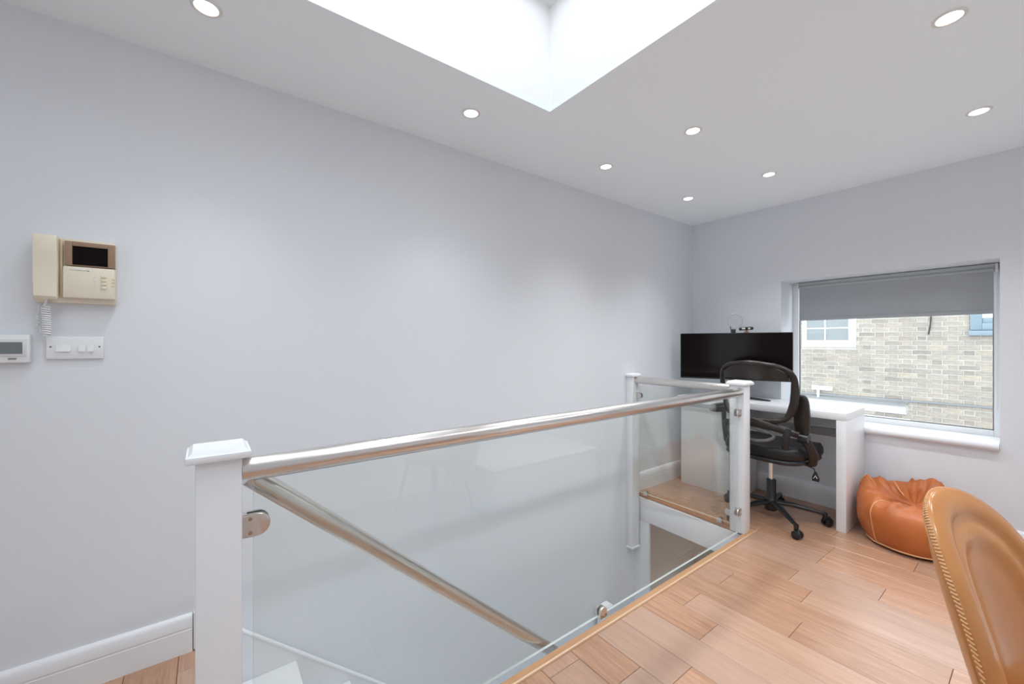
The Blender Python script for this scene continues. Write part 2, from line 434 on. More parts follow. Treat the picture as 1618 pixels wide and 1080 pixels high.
# unseen glazed door added in the back wall, behind the camera, for fill daylight
gd = bpy.data.objects.new('fill_door_1', None); COL.objects.link(gd); gd.location = ((DX0+DX1)/2, BY - 0.1, 0); gd['kind'] = 'structure'
gd['label'] = 'unseen glazed door added in the back wall for fill daylight'
bm = B(); f = 0.06; mid = (DX0 + DX1) / 2
for x0, x1, z0, z1 in ((DX0, DX0 + f, 0, DZ), (DX1 - f, DX1, 0, DZ), (DX0 + f, DX1 - f, 0, 0.09), (DX0 + f, DX1 - f, DZ - f, DZ)):
    bx(bm, x0, x1, BY - 0.14, BY - 0.07, z0, z1, 0.004)
obj('fill_door_frame', bm, M['pvc'], gd)
for x0, x1 in ((DX0 + f, DX1 - f),):
    bm = B(); bx(bm, x0, x1, BY - 0.108, BY - 0.102, 0.09, DZ - f); obj('pane', bm, M['winglass'], gd, 0)
bm = B(); bx(bm, -3, 6, BY - 4.2, BY - 0.2, -0.15, -0.03)  # pale ground added here to throw daylight up onto the ceiling
struct('bounce_paving', bm, M['extwhite'], 0, label='unseen pale paving added outside the back door to bounce daylight in')

# floor: structural slab + boards laid along x
FX, FYN, FYF = 0.905, -3.60, -0.86     # stairwell: x < FX, FYN < y < FYF
fl = None
bm = B()
bx(bm, 0.866, RX, BY, 0, -0.19, -0.016)
bx(bm, 0, 0.86, -0.83, 0, -0.19, -0.016)
bx(bm, 0, 0.86, BY, -3.60, -0.19, -0.016)
fl = struct('floor', bm, M['subfloor'], 0, label='oak strip floor with boards running across the room', origin=(0, 0, 0))
ROW0, PITCH = -2.372, 0.1525
known = {0: [1.2325], 2: [1.178], -2: [0.0, 0.954], 4: [1.3895], 8: [1.5495], 5: [1.038], 7: [1.2325], 11: [1.5985], 6: [], -9: [0.12]}
def plank(x0, x1, y0, y1):
    if x1 - x0 < 0.02 or y1 - y0 < 0.01: return
    g = 0.0007; c = 0.0012
    cx, cy = (x0+x1)/2, (y0+y1)/2
    hx, hy = (x1-x0)/2 - g, (y1-y0)/2 - g
    v = [(-hx,-hy,-0.015),(hx,-hy,-0.015),(hx,hy,-0.015),(-hx,hy,-0.015),(-hx,-hy,-c),(hx,-hy,-c),(hx,hy,-c),(-hx,hy,-c),
         (-hx+c,-hy+c,0),(hx-c,-hy+c,0),(hx-c,hy-c,0),(-hx+c,hy-c,0)]
    f = [(0,1,5,4),(1,2,6,5),(2,3,7,6),(3,0,4,7),(4,5,9,8),(5,6,10,9),(6,7,11,10),(7,4,8,11),(8,9,10,11)]
    me = bpy.data.meshes.new('plank'); me.from_pydata(v, [], f); me.materials.append(M['plank'])
    o = bpy.data.objects.new('plank', me); COL.objects.link(o); o.parent = fl; o.location = (cx, cy, 0)
rp = random.Random(11)
k = int((BY - ROW0) / PITCH) - 1
while ROW0 + k * PITCH < 0:
    y0 = max(ROW0 + k * PITCH, BY); y1 = min(ROW0 + (k + 1) * PITCH, 0)
    ym = (y0 + y1) / 2
    if y1 > y0:
        js = list(known.get(k, []))
        if not js: js = [rp.uniform(0.3, 1.3)]
        xs = sorted(js)
        while xs[0] > 0.05: xs.insert(0, xs[0] - rp.uniform(0.62, 0.98))
        while xs[-1] < RX: xs.append(xs[-1] + rp.uniform(0.62, 0.98))
        for a, b in zip(xs, xs[1:]):
            a = max(a, 0.0); b = min(b, RX)
            if b <= a: continue
            if y1 <= -3.60 or y0 >= -0.835: plank(a, b, y0, y1)
            else:                                  # beside or across an edge of the stairwell
                if y0 < -3.60: plank(a, min(b, FX), y0, -3.60)
                if y1 > -0.835: plank(a, min(b, FX), -0.835, y1)
                plank(max(a, FX), b, y0, y1)
    k += 1

# skirting boards: stepped profile, run along the walls
def skirting(name, poly, axis, a0, a1, label):
    bm = B(); prism(bm, poly, axis, a0, a1)
    return struct(name, bm, M['trimwhite'], label=label)
sk_prof = [(0, 0), (0.020, 0), (0.020, 0.088), (0.0175, 0.0895), (0.0175, 0.0945), (0.020, 0.096), (0.0185, 0.128), (0.013, 0.138), (0.006, 0.143), (0, 0.143)]
skirting('baseboard_left', sk_prof, 'y', BY, -3.703, 'white skirting on the left wall ending at the stair string')
skirting('baseboard_far_left', sk_prof, 'y', -0.86, -0.02, 'white skirting behind the far glass panel')
skirting('baseboard_window', [(-u, v) for u, v in sk_prof], 'x', 0.0, RX, 'white skirting under the window')
skirting('baseboard_right', [(RX - u, v) for u, v in sk_prof], 'y', BY, -0.02, 'white skirting on the right wall')

# ------------------------------------------------------------------ stairwell structure
SLOPE = (0.849 + 0.074) / (3.557 - 2.514)         # fall of the stairs
# oak nosing along the stairwell edge (raised bead on the room side)
bm = B()
prism(bm, [(0.862, -0.030), (0.900, -0.030), (0.9055, -0.020), (0.9055, 0.006), (0.9025, 0.0085), (0.898, 0.0075), (0.8955, 0.002), (0.868, 0.002), (0.862, -0.004)], 'y', -3.60, -0.845)
struct('trim_1', bm, M['oaktrim'], label='oak nosing along the open stairwell edge')
bm = B(); bx(bm, 0.8985, 0.9075, -3.60, -0.843, -0.004, 0.0095, 0.003)
struct('trim_8', bm, M['oakbead'], label='pale oak bead on the room side of the stairwell nosing')
bm = B(); quadbox(bm, (0.0, -0.862), (0.862, -0.905), 0.072, -0.030, 0.003, 0.004)
quadbox(bm, (0.0, -0.872), (0.862, -0.915), 0.012, -0.024, -0.006, 0.003)
struct('trim_2', bm, M['oaktrimx'], label='oak nosing across the far end of the stairwell')
bm = B(); bx(bm, 0.0, 0.87, -3.62, -3.585, -0.03, 0.002, 0.006)
struct('trim_3', bm, M['oaktrimx'], label='oak nosing at the top of the stairs')
# white fascia under the far nosing, wall below the near nosing, door nib of the storey below
bm = B(); quadbox(bm, (0.0, -0.885), (0.862, -0.925), 0.06, -0.205, -0.028, 0.002)
struct('trim_4', bm, M['trimwhite'], label='white fascia board under the far oak nosing')
bm = B(); bx(bm, 0.864, 0.955, -3.75, 0.0, LOW, -0.03)
struct('wall_stair_right', bm, M['wall'], label='white wall under the open side of the stairwell')
bm = B(); bx(bm, 0.0, 0.135, -0.885, -0.865, LOW, -0.19)
struct('wall_stair_nib', bm, M['wall'], label='short white wall end beside the doorway below')
bm = B(); bx(bm, 0.0, RX, BY, 0.0, LOW - 0.1, LOW)
struct('floor_lower', bm, M['oaktrimx'], label='floor of the storey below')
bm = B(); bx(bm, 0.001, 0.02, -0.83, -0.001, LOW, -0.19); bx(bm, 0.02, 0.86, -0.02, -0.001, LOW, -0.19)
struct('wall_lower_hall', bm, M['lowerwall'], label='wall of the hall below with warm dim light put into its colour')
bm = B()
for x0, x1 in ((0.55, 0.56),): bx(bm, x0, x1 + 0.05, -0.05, -0.02, LOW, -0.4, 0.004)
struct('trim_7', bm, M['oaktrimx'], label='timber frame in the hall below')
# stairs: white painted treads and risers
st = thing('staircase', 'white painted staircase going down behind the large glass panel', 'staircase', (0.43, -3.58, LOW))
rise, go = 0.2015, 0.2015 / SLOPE
for i in range(12):
    z = -rise * (i + 1); y = -3.59 + go * i
    bm = B(); bx(bm, 0.022, 0.855, y, y + 0.012, z - 0.035, z + rise - 0.032)
    obj('riser', bm, M['trimwhite'], st, 0)
    if i < 11:
        bm = B(); bx(bm, 0.022, 0.855, y + 0.002, y + go + 0.022, z - 0.032, z, 0.006)
        obj('tread', bm, M['trimwhite'], st)
# string board on the left wall: level start, then following the stairs
bm = B()
L = 2.75
poly = [(-3.700, 0.004), (-3.700, 0.148), (-3.688, 0.152), (-3.660, 0.112), (-3.660 + L, 0.112 - SLOPE * L), (-3.660 + L, 0.112 - SLOPE * L - 0.36), (-3.59, -0.25), (-3.59, 0.004)]
prism(bm, poly, 'x', 0.0, 0.022, 0.003)
tube(bm, [(0.016, -3.693, 0.148), (0.016, -3.660, 0.114), (0.016, -3.660 + L, 0.114 - SLOPE * L)], 0.009, 10)
struct('trim_5', bm, M['trimwhite'], label='white stair string running down the left wall')

# ------------------------------------------------------------------ window, reveal, sill
w1 = bpy.data.objects.new('window_1', None); COL.objects.link(w1); w1.location = ((WX0+WX1)/2, 0.27, WZ0); w1['kind'] = 'structure'
w1['label'] = 'wide fixed window looking at a brick house'
bm = B()
f = 0.042; ya, yb = 0.245, 0.30
bx(bm, WX0, WX0 + f, ya, yb, WZ0, WZ1, 0.005); bx(bm, WX1 - f * 0.85, WX1, ya, yb, WZ0, WZ1, 0.005)
bx(bm, WX0 + f, WX1 - f * 0.85, ya, yb, WZ0, WZ0 + 0.035, 0.005); bx(bm, WX0 + f, WX1 - f * 0.85, ya, yb, WZ1 - f, WZ1, 0.005)
obj('window_frame', bm, M['pvc'], w1)
bm = B()
x0, x1, z0, z1 = WX0 + f, WX1 - f * 0.85, WZ0 + 0.035, WZ1 - f
for a in ((x0, x0 + 0.006, z0, z1), (x1 - 0.006, x1, z0, z1), (x0, x1, z0, z0 + 0.006), (x0, x1, z1 - 0.006, z1)):
    bx(bm, a[0], a[1], 0.262, 0.272, a[2], a[3])
obj('gasket', bm, M['greyplastic'], w1, 0)
bm = B(); bx(bm, x0, x1, 0.268, 0.274, z0, z1); obj('pane', bm, M['winglass'], w1, 0)
# bull-nosed sill
bm = B()
nose = [(0.245, WZ0 - 0.044), (0.245, WZ0)] + [(-0.012 - 0.022*sin(R(a)), WZ0 - 0.022 + 0.022*cos(R(a))) for a in range(0, 181, 20)]
prism(bm, nose, 'x', WX0 + 0.001, WX1 - 0.001)
sl = obj('window_sill', bm, M['trimwhite'], w1)

# roller blind (top-level thing: cassette, fabric, bottom bar, brackets, chain)
bl = thing('roller_blind', 'half lowered grey roller blind inside the window recess', 'blind', (1.31, 0.20, WZ1))
bx0, bx1 = 0.800, 1.823
bm = B(); bx(bm, bx0 - 0.012, bx1 + 0.008, 0.195, 0.243, 1.668, 1.690, 0.003); obj('head_rail', bm, M['blindmetal'], bl)
bm = B(); prism(bm, [(0.200, 1.645), (0.196, 1.655), (0.203, 1.668), (0.235, 1.668), (0.240, 1.655), (0.235, 1.645)], 'x', bx0 - 0.004, bx1 + 0.002); obj('roller', bm, M['blindmetal'], bl)
bm = B(); bx(bm, bx0, bx1, 0.204, 0.2055, 1.405, 1.652); obj('fabric', bm, M['blind'], bl, 0)
bm = B(); bx(bm, bx0, bx1, 0.199, 0.209, 1.382, 1.407, 0.003); obj('bottom_bar', bm, M['blind'], bl)
for x in (bx0 - 0.018, bx1 + 0.006):
    bm = B(); bx(bm, x, x + 0.012, 0.192, 0.243, 1.64, 1.690, 0.003); obj('bracket', bm, M['plastic'], bl)
bm = B()
for dy in (0.0, 0.022):
    tube(bm, [(bx1 + 0.012, 0.200 + dy, 1.655), (bx1 + 0.012, 0.200 + dy, 0.80)], 0.0016, 6)
for i in range(34):
    for dy in (0.0, 0.022):
        z = 1.65 - i * 0.0255
        lathe(bm, [(0.0005, -0.003), (0.0026, 0), (0.0005, 0.003)], (bx1 + 0.012, 0.200 + dy, z), 6)
tube(bm, [(bx1 + 0.012, 0.200 + 0.011 - 0.011*cos(R(a)), 0.80 - 0.011*sin(R(a))) for a in range(0, 181, 30)], 0.0016, 6)
obj('beaded_chain', bm, M['plastic'], bl)
bm = B(); bx(bm, bx1 + 0.006, bx1 + 0.018, 0.205, 0.217, 0.80, 0.83, 0.003); obj('chain_weight', bm, M['plastic'], bl)

# ------------------------------------------------------------------ outside: house across the street
HY = 5.5
nb = thing('neighbouring_house', 'pale yellow brick house across the street behind the window', 'house', (0.6, HY, -3.0))
bm = B(); bx(bm, -6, 8, HY + 0.006, HY + 0.4, -3.0, 2.7); obj('wall_backing', bm, M['mortar'], nb, 0)
CP, BL, BH = 0.0752, 0.215, 0.065
holes = [(-0.845, -0.036, 1.130, 2.4), (1.302, 2.3, 1.315, 2.6), (-3.0, 0.62, 0.032, 0.215)]
br_mesh = {}
def brick_mesh(w):
    w = round(w, 3)
    if w not in br_mesh:
        c = 0.006; hw, hh = w/2, BH/2
        v = [(-hw,0.02,-hh),(hw,0.02,-hh),(hw,0.02,hh),(-hw,0.02,hh),(-hw,c,-hh),(hw,c,-hh),(hw,c,hh),(-hw,c,hh),(-hw+c,0,-hh+c),(hw-c,0,-hh+c),(hw-c,0,hh-c),(-hw+c,0,hh-c)]
        f_ = [(0,1,5,4),(1,2,6,5),(2,3,7,6),(3,0,4,7),(4,5,9,8),(5,6,10,9),(6,7,11,10),(7,4,8,11),(8,9,10,11)]
        me = bpy.data.meshes.new('brick'); me.from_pydata(v, [], f_); me.materials.append(M['brick']); br_mesh[w] = me
    return br_mesh[w]
rb = random.Random(5)
sv, sf = [], []; nbr = 0
row = -8
while True:
    z = -0.6 + row * CP
    row += 1
    if z < -1.3: continue
    if z > 2.6: break
    x = -2.2 + (0.112 + 0.056 if row % 2 else 0.0); kx = 0
    while x < 3.2:
        w = BL if kx % 2 == 0 else 0.1025
        kx += 1
        xa, xb = x, x + w; x += w + 0.0105
        for h in holes:
            if h[2] - 0.03 < z < h[3] + 0.03:
                if xa < h[0] < xb: xb = h[0] - 0.004
                elif xa < h[1] < xb: xa = h[1] + 0.004
                if xa >= h[0] - 0.003 and xb <= h[1] + 0.003: xa = xb
        if xb - xa < 0.03: continue
        cx = (xa + xb) / 2; dy = rb.uniform(-0.004, 0.003); dz = rb.uniform(-0.002, 0.002)
        if -0.83 < cx < 1.60 and -0.20 < z < 1.66 and nbr < 298:
            o = bpy.data.objects.new('brick', brick_mesh(xb - xa)); COL.objects.link(o); o.parent = nb
            o.location = Vector((cx, HY + dy, z + dz)) - Vector((0.6, HY, -3.0)); nbr += 1
        else:
            me = brick_mesh(xb - xa); n0 = len(sv)
            sv += [(v.co.x + cx - 0.6, v.co.y + dy, v.co.z + z + dz + 3.0) for v in me.vertices]
            sf += [tuple(i + n0 for i in p.vertices) for p in me.polygons]
me = bpy.data.meshes.new('brick_field'); me.from_pydata(sv, [], sf); me.materials.append(M['brick'])
o = bpy.data.objects.new('brick_field', me); COL.objects.link(o); o.parent = nb; o['kind'] = 'stuff'
# white sash window
wx0, wx1, wz0, wz1 = -0.845, -0.036, 1.132, 2.4
bm = B()
bx(bm, wx0, wx0 + 0.07, HY - 0.02, HY + 0.10, wz0, wz1, 0.006); bx(bm, wx1 - 0.105, wx1, HY - 0.02, HY + 0.10, wz0, wz1, 0.006)
bx(bm, wx0 + 0.07, wx1 - 0.105, HY - 0.02, HY + 0.10, wz0, wz0 + 0.125, 0.006); bx(bm, wx0 + 0.07, wx1 - 0.105, HY - 0.02, HY + 0.10, wz1 - 0.1, wz1, 0.006)
sw = obj('sash_window', bm, M['extwhite'], nb)
bm = B(); bx(bm, -0.497, -0.473, HY - 0.016, HY + 0.01, wz0 + 0.125, wz1 - 0.1)
for z in (1.478, 1.72, 1.96, 2.2): bx(bm, wx0 + 0.07, wx1 - 0.105, HY - 0.015, HY + 0.009, z - 0.011, z + 0.011)
obj('glazing_bar', bm, M['extwhite'], sw, 0)
for xa, xb in ((wx0 + 0.07, -0.497), (-0.473, wx1 - 0.105)):
    bm = B(); bx(bm, xa, xb, HY - 0.004, HY + 0.004, wz0 + 0.125, wz1 - 0.1); obj('pane', bm, M['extpane'], sw, 0)
# blue painted window
bm = B()
bx(bm, 1.302, 1.42, HY - 0.03, HY + 0.08, 1.395, 2.6, 0.006); bx(bm, 2.18, 2.3, HY - 0.03, HY + 0.08, 1.395, 2.6, 0.006)
bx(bm, 1.42, 2.18, HY - 0.03, HY + 0.08, 1.395, 1.50, 0.006); bx(bm, 1.42, 2.18, HY - 0.015, HY + 0.08, 1.50, 1.575, 0.006)
bx(bm, 1.29, 2.31, HY - 0.08, HY + 0.08, 1.315, 1.388, 0.008)
bw = obj('blue_window', bm, M['extblue'], nb)
bm = B(); bx(bm, 1.42, 2.18, HY - 0.006, HY + 0.004, 1.575, 2.6); obj('pane', bm, M['extwhite'], bw, 0)
# lilac board in a recess, ledge, pipe, vent box, wire
bm = B(); bx(bm, -3.0, 0.60, HY + 0.0, HY + 0.011, 0.060, 0.160); bx(bm, -3.0, 0.612, HY - 0.018, HY + 0.011, 0.034, 0.060, 0.004)
obj('fascia_board', bm, M['extlilac'], nb)
bm = B(); bx(bm, -3.0, 0.62, HY - 0.05, HY + 0.012, 0.192, 0.216, 0.004); obj('lintel_edge', bm, M['extpipe'], nb)
bm = B(); bx(bm, -3.0, 0.66, HY - 0.09, HY + 0.0, -0.10, -0.03, 0.01); obj('stone_ledge', bm, M['extwhite'], nb)
bm = B(); tube(bm, [(-3.0, HY - 0.03, 0.245), (2.6, HY - 0.03, 0.268)], 0.014, 10); obj('pipe', bm, M['extpipe'], nb)
bm = B(); bx(bm, -0.68, -0.37, HY - 0.06, HY + 0.0, 0.335, 0.41, 0.008); bx(bm, -0.60, -0.565, HY - 0.055, HY, 0.20, 0.335, 0.004); obj('vent_box', bm, M['extwhite'], nb)
bm = B(); tube(bm, [(0.91, HY - 0.012, 2.2), (0.89, HY - 0.014, 1.62), (0.885, HY - 0.016, 1.50), (0.862, HY - 0.014, 1.34)], 0.008, 6); obj('wire', bm, M['black'], nb)
bm = B(); bx(bm, -8, 10, 0.4, 9, -3.1, -3.0)
struct('ground', bm, M['street'], 0, label='street between the two houses')

# ------------------------------------------------------------------ newel posts
def cap(bm, x0, x1, y0, y1, z0):
    bx(bm, x0, x1, y0, y1, z0, z0 + 0.017, 0.004)
    A = [(x0 + 0.004, y0 + 0.004), (x1 - 0.004, y0 + 0.004), (x1 - 0.004, y1 - 0.004), (x0 + 0.004, y1 - 0.004)]
    i = 0.013
    Bq = [(x0 + i, y0 + i), (x1 - i, y0 + i), (x1 - i, y1 - i), (x0 + i, y1 - i)]
    va = [bm.verts.new((x, y, z0 + 0.016)) for x, y in A]; vb = [bm.verts.new((x, y, z0 + 0.026)) for x, y in Bq]
    bm.faces.new(vb)
    for k in range(4): bm.faces.new((va[k], va[(k+1) % 4], vb[(k+1) % 4], vb[k]))
    bm.faces.new(list(reversed(va)))
def newel(label, x0, x1, y0, y1, z0, z1, over=0.018, foot=False, wallside=False):
    t = thing('newel_post', label, 'post', ((x0+x1)/2, (y0+y1)/2, z0), group='white newel posts')
    bm = B(); bx(bm, x0, x1, y0, y1, z0, z1, 0.003); obj('shaft', bm, M['trimwhite'], t)
    xo = x0 if wallside else x0 - over
    bm = B(); cap(bm, xo, x1 + over, y0 - over, y1 + over, z1); obj('cap', bm, M['trimwhite'], t)
    if foot:
        bm = B(); bx(bm, x0, x1 + 0.006, y0 - 0.006, y1 + 0.006, z0 - 0.012, z0 + 0.004, 0.004); obj('drop_end', bm, M['trimwhite'], t)
    return t
newel('white square newel post at the near end of the handrail', 0.785, 0.875, -3.681, -3.592, -0.6, 0.929)
newel('white square newel post standing in front of the office chair', 0.789, 0.876, -0.966, -0.880, 0.0, 0.935)
newel('slim white half newel on the left wall with its foot hanging below the floor', 0.001, 0.058, -0.99, -0.90, -0.405, 0.937, 0.014, True, True)
newel('low white half newel down in the stairwell just above the glass clamp', 0.023, 0.075, -1.36, -1.275, -1.55, -0.745, 0.016, False, True)

# ------------------------------------------------------------------ handrails
def rail(name, label, p0, p1, r, extra=None):
    bm = B(); tube(bm, [p0, p1], r, 28)
    return tag(obj(name, bm, M['steel'], None), label, 'handrail', 'brushed steel handrails')
rail('handrail', 'long level brushed steel handrail between the near and far white posts', (0.848, -3.5915, 0.893), (0.848, -0.967, 0.893), 0.0275)
o = rail('handrail', 'sloping brushed steel handrail going down with the stairs behind the glass', (0.800, -3.572, 0.862), (0.800, -3.572 + 2.4, 0.862 - 2.4 * SLOPE), 0.0255)
bm = B(); tube(bm, [(0.059, -0.938, 0.912), (0.788, -0.928, 0.908)], 0.0275, 28)
o = obj('handrail', bm, M['steelclip'], None); tag(o, 'short brushed steel handrail across the far end of the stairwell', 'handrail', 'brushed steel handrails')

# ------------------------------------------------------------------ glass panels
def panel(label, axis, c, a0, a1, z0, z1, th=0.010):
    bm = B()
    if axis == 'y': fs = bx(bm, c - th/2, c + th/2, a0, a1, z0, z1)
    else: fs = bx(bm, a0, a1, c - th/2, c + th/2, z0, z1)
    bm.normal_update()
    for f_ in bm.faces:
        n = f_.normal
        main = abs(n.x) if axis == 'y' else abs(n.y)
        f_.material_index = 0 if main > 0.5 else 1
    o = obj('glass_balustrade', bm, [M['glass'], M['glassedge']], None, 0)
    return tag(o, label, 'glass panel', 'clear glass balustrade panels')
panel('large clear glass balustrade panel under the long level handrail', 'y', 0.847, -3.568, -0.990, 0.013, 0.862)
panel('small clear glass balustrade panel under the short far handrail', 'x', -0.928, 0.078, 0.770, 0.030, 0.868)

# D-shaped clamps: two rounded cheeks, a back block and two screws
def clamp(label, loc, direction, glass_axis, size=0.046):
    """loc: centre of the mounting face; direction: unit vector from mount to glass; glass_axis: normal of the pane"""
    t = thing('glass_clamp', label, 'clamp', loc, 0, 'steel glass clamps')
    d = Vector(direction); n = Vector(glass_axis); u = d.cross(n)
    prof = [(0.0, -size/2), (size*0.55, -size/2)] + [(size*0.62 + size/2*0.9*cos(R(a)), size/2*sin(R(a))) for a in range(-75, 76, 15)] + [(size*0.55, size/2), (0.0, size/2)]
    for s in (-1, 1):
        bm = B(); o0, o1 = s*0.0058, s*0.015
        A = [bm.verts.new(d*a + u*b + n*o0) for a, b in prof]; Bv = [bm.verts.new(d*a + u*b + n*o1) for a, b in prof]
        m = len(prof); fs = [bm.faces.new(A), bm.faces.new(list(reversed(Bv)))]
        for k in range(m): bm.faces.new((A[k], Bv[k], Bv[(k+1) % m], A[(k+1) % m]))
        bmesh.ops.bevel(bm, geom=list(fs[1].edges), offset=0.003, segments=2, affect='EDGES', profile=0.5)
        obj('cheek', bm, M['steelclip'], t, local=True)
    bm = B()
    q = [d*a + u*b + n*o_ for o_ in (-0.0058, 0.0058) for a, b in ((0, -size/2), (size*0.2, -size/2), (size*0.2, size/2), (0, size/2))]
    vs = [bm.verts.new(p) for p in q]
    for f_ in ((3,2,1,0),(4,5,6,7),(0,1,5,4),(1,2,6,5),(2,3,7,6),(3,0,4,7)): bm.faces.new([vs[i] for i in f_])
    obj('back_block', bm, M['steelclip'], t, 0, local=True)
    for s in (-1, 1):
        bm = B()
        cyl(bm, d*size*0.30 + u*(s*size*0.30) + n*0.0145, d*size*0.30 + u*(s*size*0.30) + n*0.0165, 0.0045, seg=12)
        obj('screw', bm, M['bronze'], t, local=True)
    return t
clamp('satin steel glass clamp on the near newel post below the handrail', (0.847, -3.592, 0.755), (0, 1, 0), (1, 0, 0), 0.056)
clamp('steel glass clamp low on the near newel post', (0.847, -3.592, 0.14), (0, 1, 0), (1, 0, 0), 0.056)
clamp('upper steel glass clamp on the post in front of the office chair', (0.847, -0.966, 0.763), (0, -1, 0), (1, 0, 0), 0.046)
clamp('lower steel glass clamp on the post in front of the office chair', (0.847, -0.966, 0.141), (0, -1, 0), (1, 0, 0), 0.046)
clamp('steel glass clamp standing on the oak nosing halfway along the stairwell', (0.847, -2.275, 0.002), (0, 0, 1), (1, 0, 0), 0.044)
clamp('steel glass clamp near the top of the slim half newel', (0.058, -0.928, 0.79), (1, 0, 0), (0, 1, 0), 0.042)
clamp('small clamp on the far nosing beside the slim half newel', (0.115, -0.893, 0.003), (0, 0, 1), (0, 1, 0), 0.034)
clamp('small clamp on the far nosing beside the office chair post', (0.70, -0.910, 0.003), (0, 0, 1), (0, 1, 0), 0.034)
clamp('steel glass clamp holding the small far pane low on its right post', (0.789, -0.928, 0.10), (-1, 0, 0), (0, 1, 0), 0.042)

# ------------------------------------------------------------------ downlights
def downlight(x, y, label):
    t = thing('downlight', label, 'ceiling light', (x, y, HC), 0, 'recessed ceiling downlights')
    bm = B(); lathe(bm, [(0.044, 0.0), (0.044, -0.002), (0.041, -0.004), (0.034, -0.004), (0.031, -0.001), (0.031, 0.0)], (0, 0, 0), 28)
    obj('trim_ring', bm, M['lamp_trim'], t, local=True)
    bm = B(); lathe(bm, [(0.030, -0.0005), (0.029, -0.003), (0.02, -0.0045), (0.004, -0.005)], (0, 0, 0), 24)
    obj('bulb', bm, M['bulb'], t, local=True)
    l = bpy.data.lights.new('downlight_beam', 'SPOT'); l.energy = LAMP; l.color = (0.94, 0.97, 1.0)
    l.spot_size = R(118); l.spot_blend = 1.0; l.shadow_soft_size = 0.07
    lo = bpy.data.objects.new('downlight_beam', l); COL.objects.link(lo); lo.parent = t; lo.location = (0, 0, -0.012)
    return t
LAMP = 34.0
dl0 = downlight(0.365, -3.66, 'recessed downlight nearest the top left corner of the picture')
for x, y, l in ((0.360, -2.645, 'recessed downlight just left of the skylight corner'),
                (0.362, -1.665, 'recessed downlight over the stairwell, third along the left wall'),
                (0.370, -0.725, 'small recessed downlight nearest the far ceiling corner'),
                (0.915, -1.640, 'recessed downlight just right of the skylight corner'),
                (0.925, -0.722, 'recessed downlight above the desk and monitor'),
                (1.828, -1.648, 'large recessed downlight at the top right of the ceiling'),
                (1.828, -0.722, 'recessed downlight above the right end of the window'),
                (2.39, -1.65, 'recessed downlight by the right wall'), (2.39, -2.65, 'recessed downlight right of the skylight'), (2.39, -0.72, 'recessed downlight in the right hand far ceiling corner'),
                (0.42, -0.42, 'unseen downlight added to brighten the hall below the far floor')):  # hall lamp is added to brighten the space below, no fitting is visible
    dup_tree(dl0, (x, y, -0.19 if y == -0.42 else HC), 0, l, 'recessed ceiling downlights')

aim_lamps()

# ------------------------------------------------------------------ things on the left wall
# video entry phone
ip = thing('video_entry_phone', 'cream video entry phone with handset and dark screen on the left wall', 'intercom', (0, -4.01, 1.335))
bm = B(); bx(bm, 0.0, 0.030, -4.112, -3.918, 1.336, 1.556, 0.005); obj('base', bm, M['cream'], ip)
bm = B()
prism(bm, [(0.030, 1.352), (0.055, 1.345), (0.062, 1.355), (0.060, 1.40), (0.056, 1.45), (0.060, 1.50), (0.064, 1.545), (0.058, 1.556), (0.030, 1.552)], 'y', -4.108, -4.054, 0.004)
hs = obj('handset', bm, M['cream'], ip)
bm = B(); bx(bm, 0.028, 0.036, -4.052, -4.046, 1.36, 1.55, 0.001); obj('cradle_edge', bm, M['creamdark'], ip)
bm = B()
for a in ((-4.040, -4.022, 1.463, 1.545), (-3.936, -3.918, 1.463, 1.545), (-4.022, -3.936, 1.530, 1.545), (-4.022, -3.936, 1.4632, 1.466)):
    bx(bm, 0.028, 0.046, a[0], a[1], a[2], a[3], 0.0012)
obj('screen_bezel', bm, M['bronze'], ip)
bm = B(); bx(bm, 0.03, 0.043, -4.0225, -3.9355, 1.4655, 1.5305); obj('screen', bm, M['screen'], ip, 0)
bm = B(); bx(bm, 0.028, 0.050, -4.044, -3.917, 1.353, 1.460, 0.005)
pn = obj('control_panel', bm, M['cream'], ip)
bm = B(); bx(bm, 0.0495, 0.0515, -4.026, -3.985, 1.4475, 1.4515, 0.0005); obj('name_strip', bm, M['plasticdim'], pn)
bm = B(); prism(bm, [(-3.986, 1.4455), (-3.9795, 1.4455), (-3.983, 1.4495)], 'x', 0.0497, 0.0505); obj('arrow_mark', bm, M['lcd'], pn, 0)
for i, z in enumerate((1.431, 1.418, 1.405, 1.392)):
    bm = B(); bx(bm, 0.0495, 0.0535, -3.952, -3.938, z - 0.004, z + 0.004, 0.001); obj('button', bm, M['cream'], pn)
for i, z in enumerate((1.428, 1.414, 1.397)):
    bm = B(); prism(bm, [(-3.972, z - 0.003), (-3.964, z - 0.003), (-3.968, z + 0.0035)], 'x', 0.0497, 0.0505); obj('symbol', bm, M['plasticdim'], pn, 0)
for z in (1.424, 1.412, 1.400):
    bm = B(); bx(bm, 0.049, 0.0512, -3.926, -3.918, z - 0.0025, z + 0.0025, 0.0005); obj('slot', bm, M['creamdark'], pn)
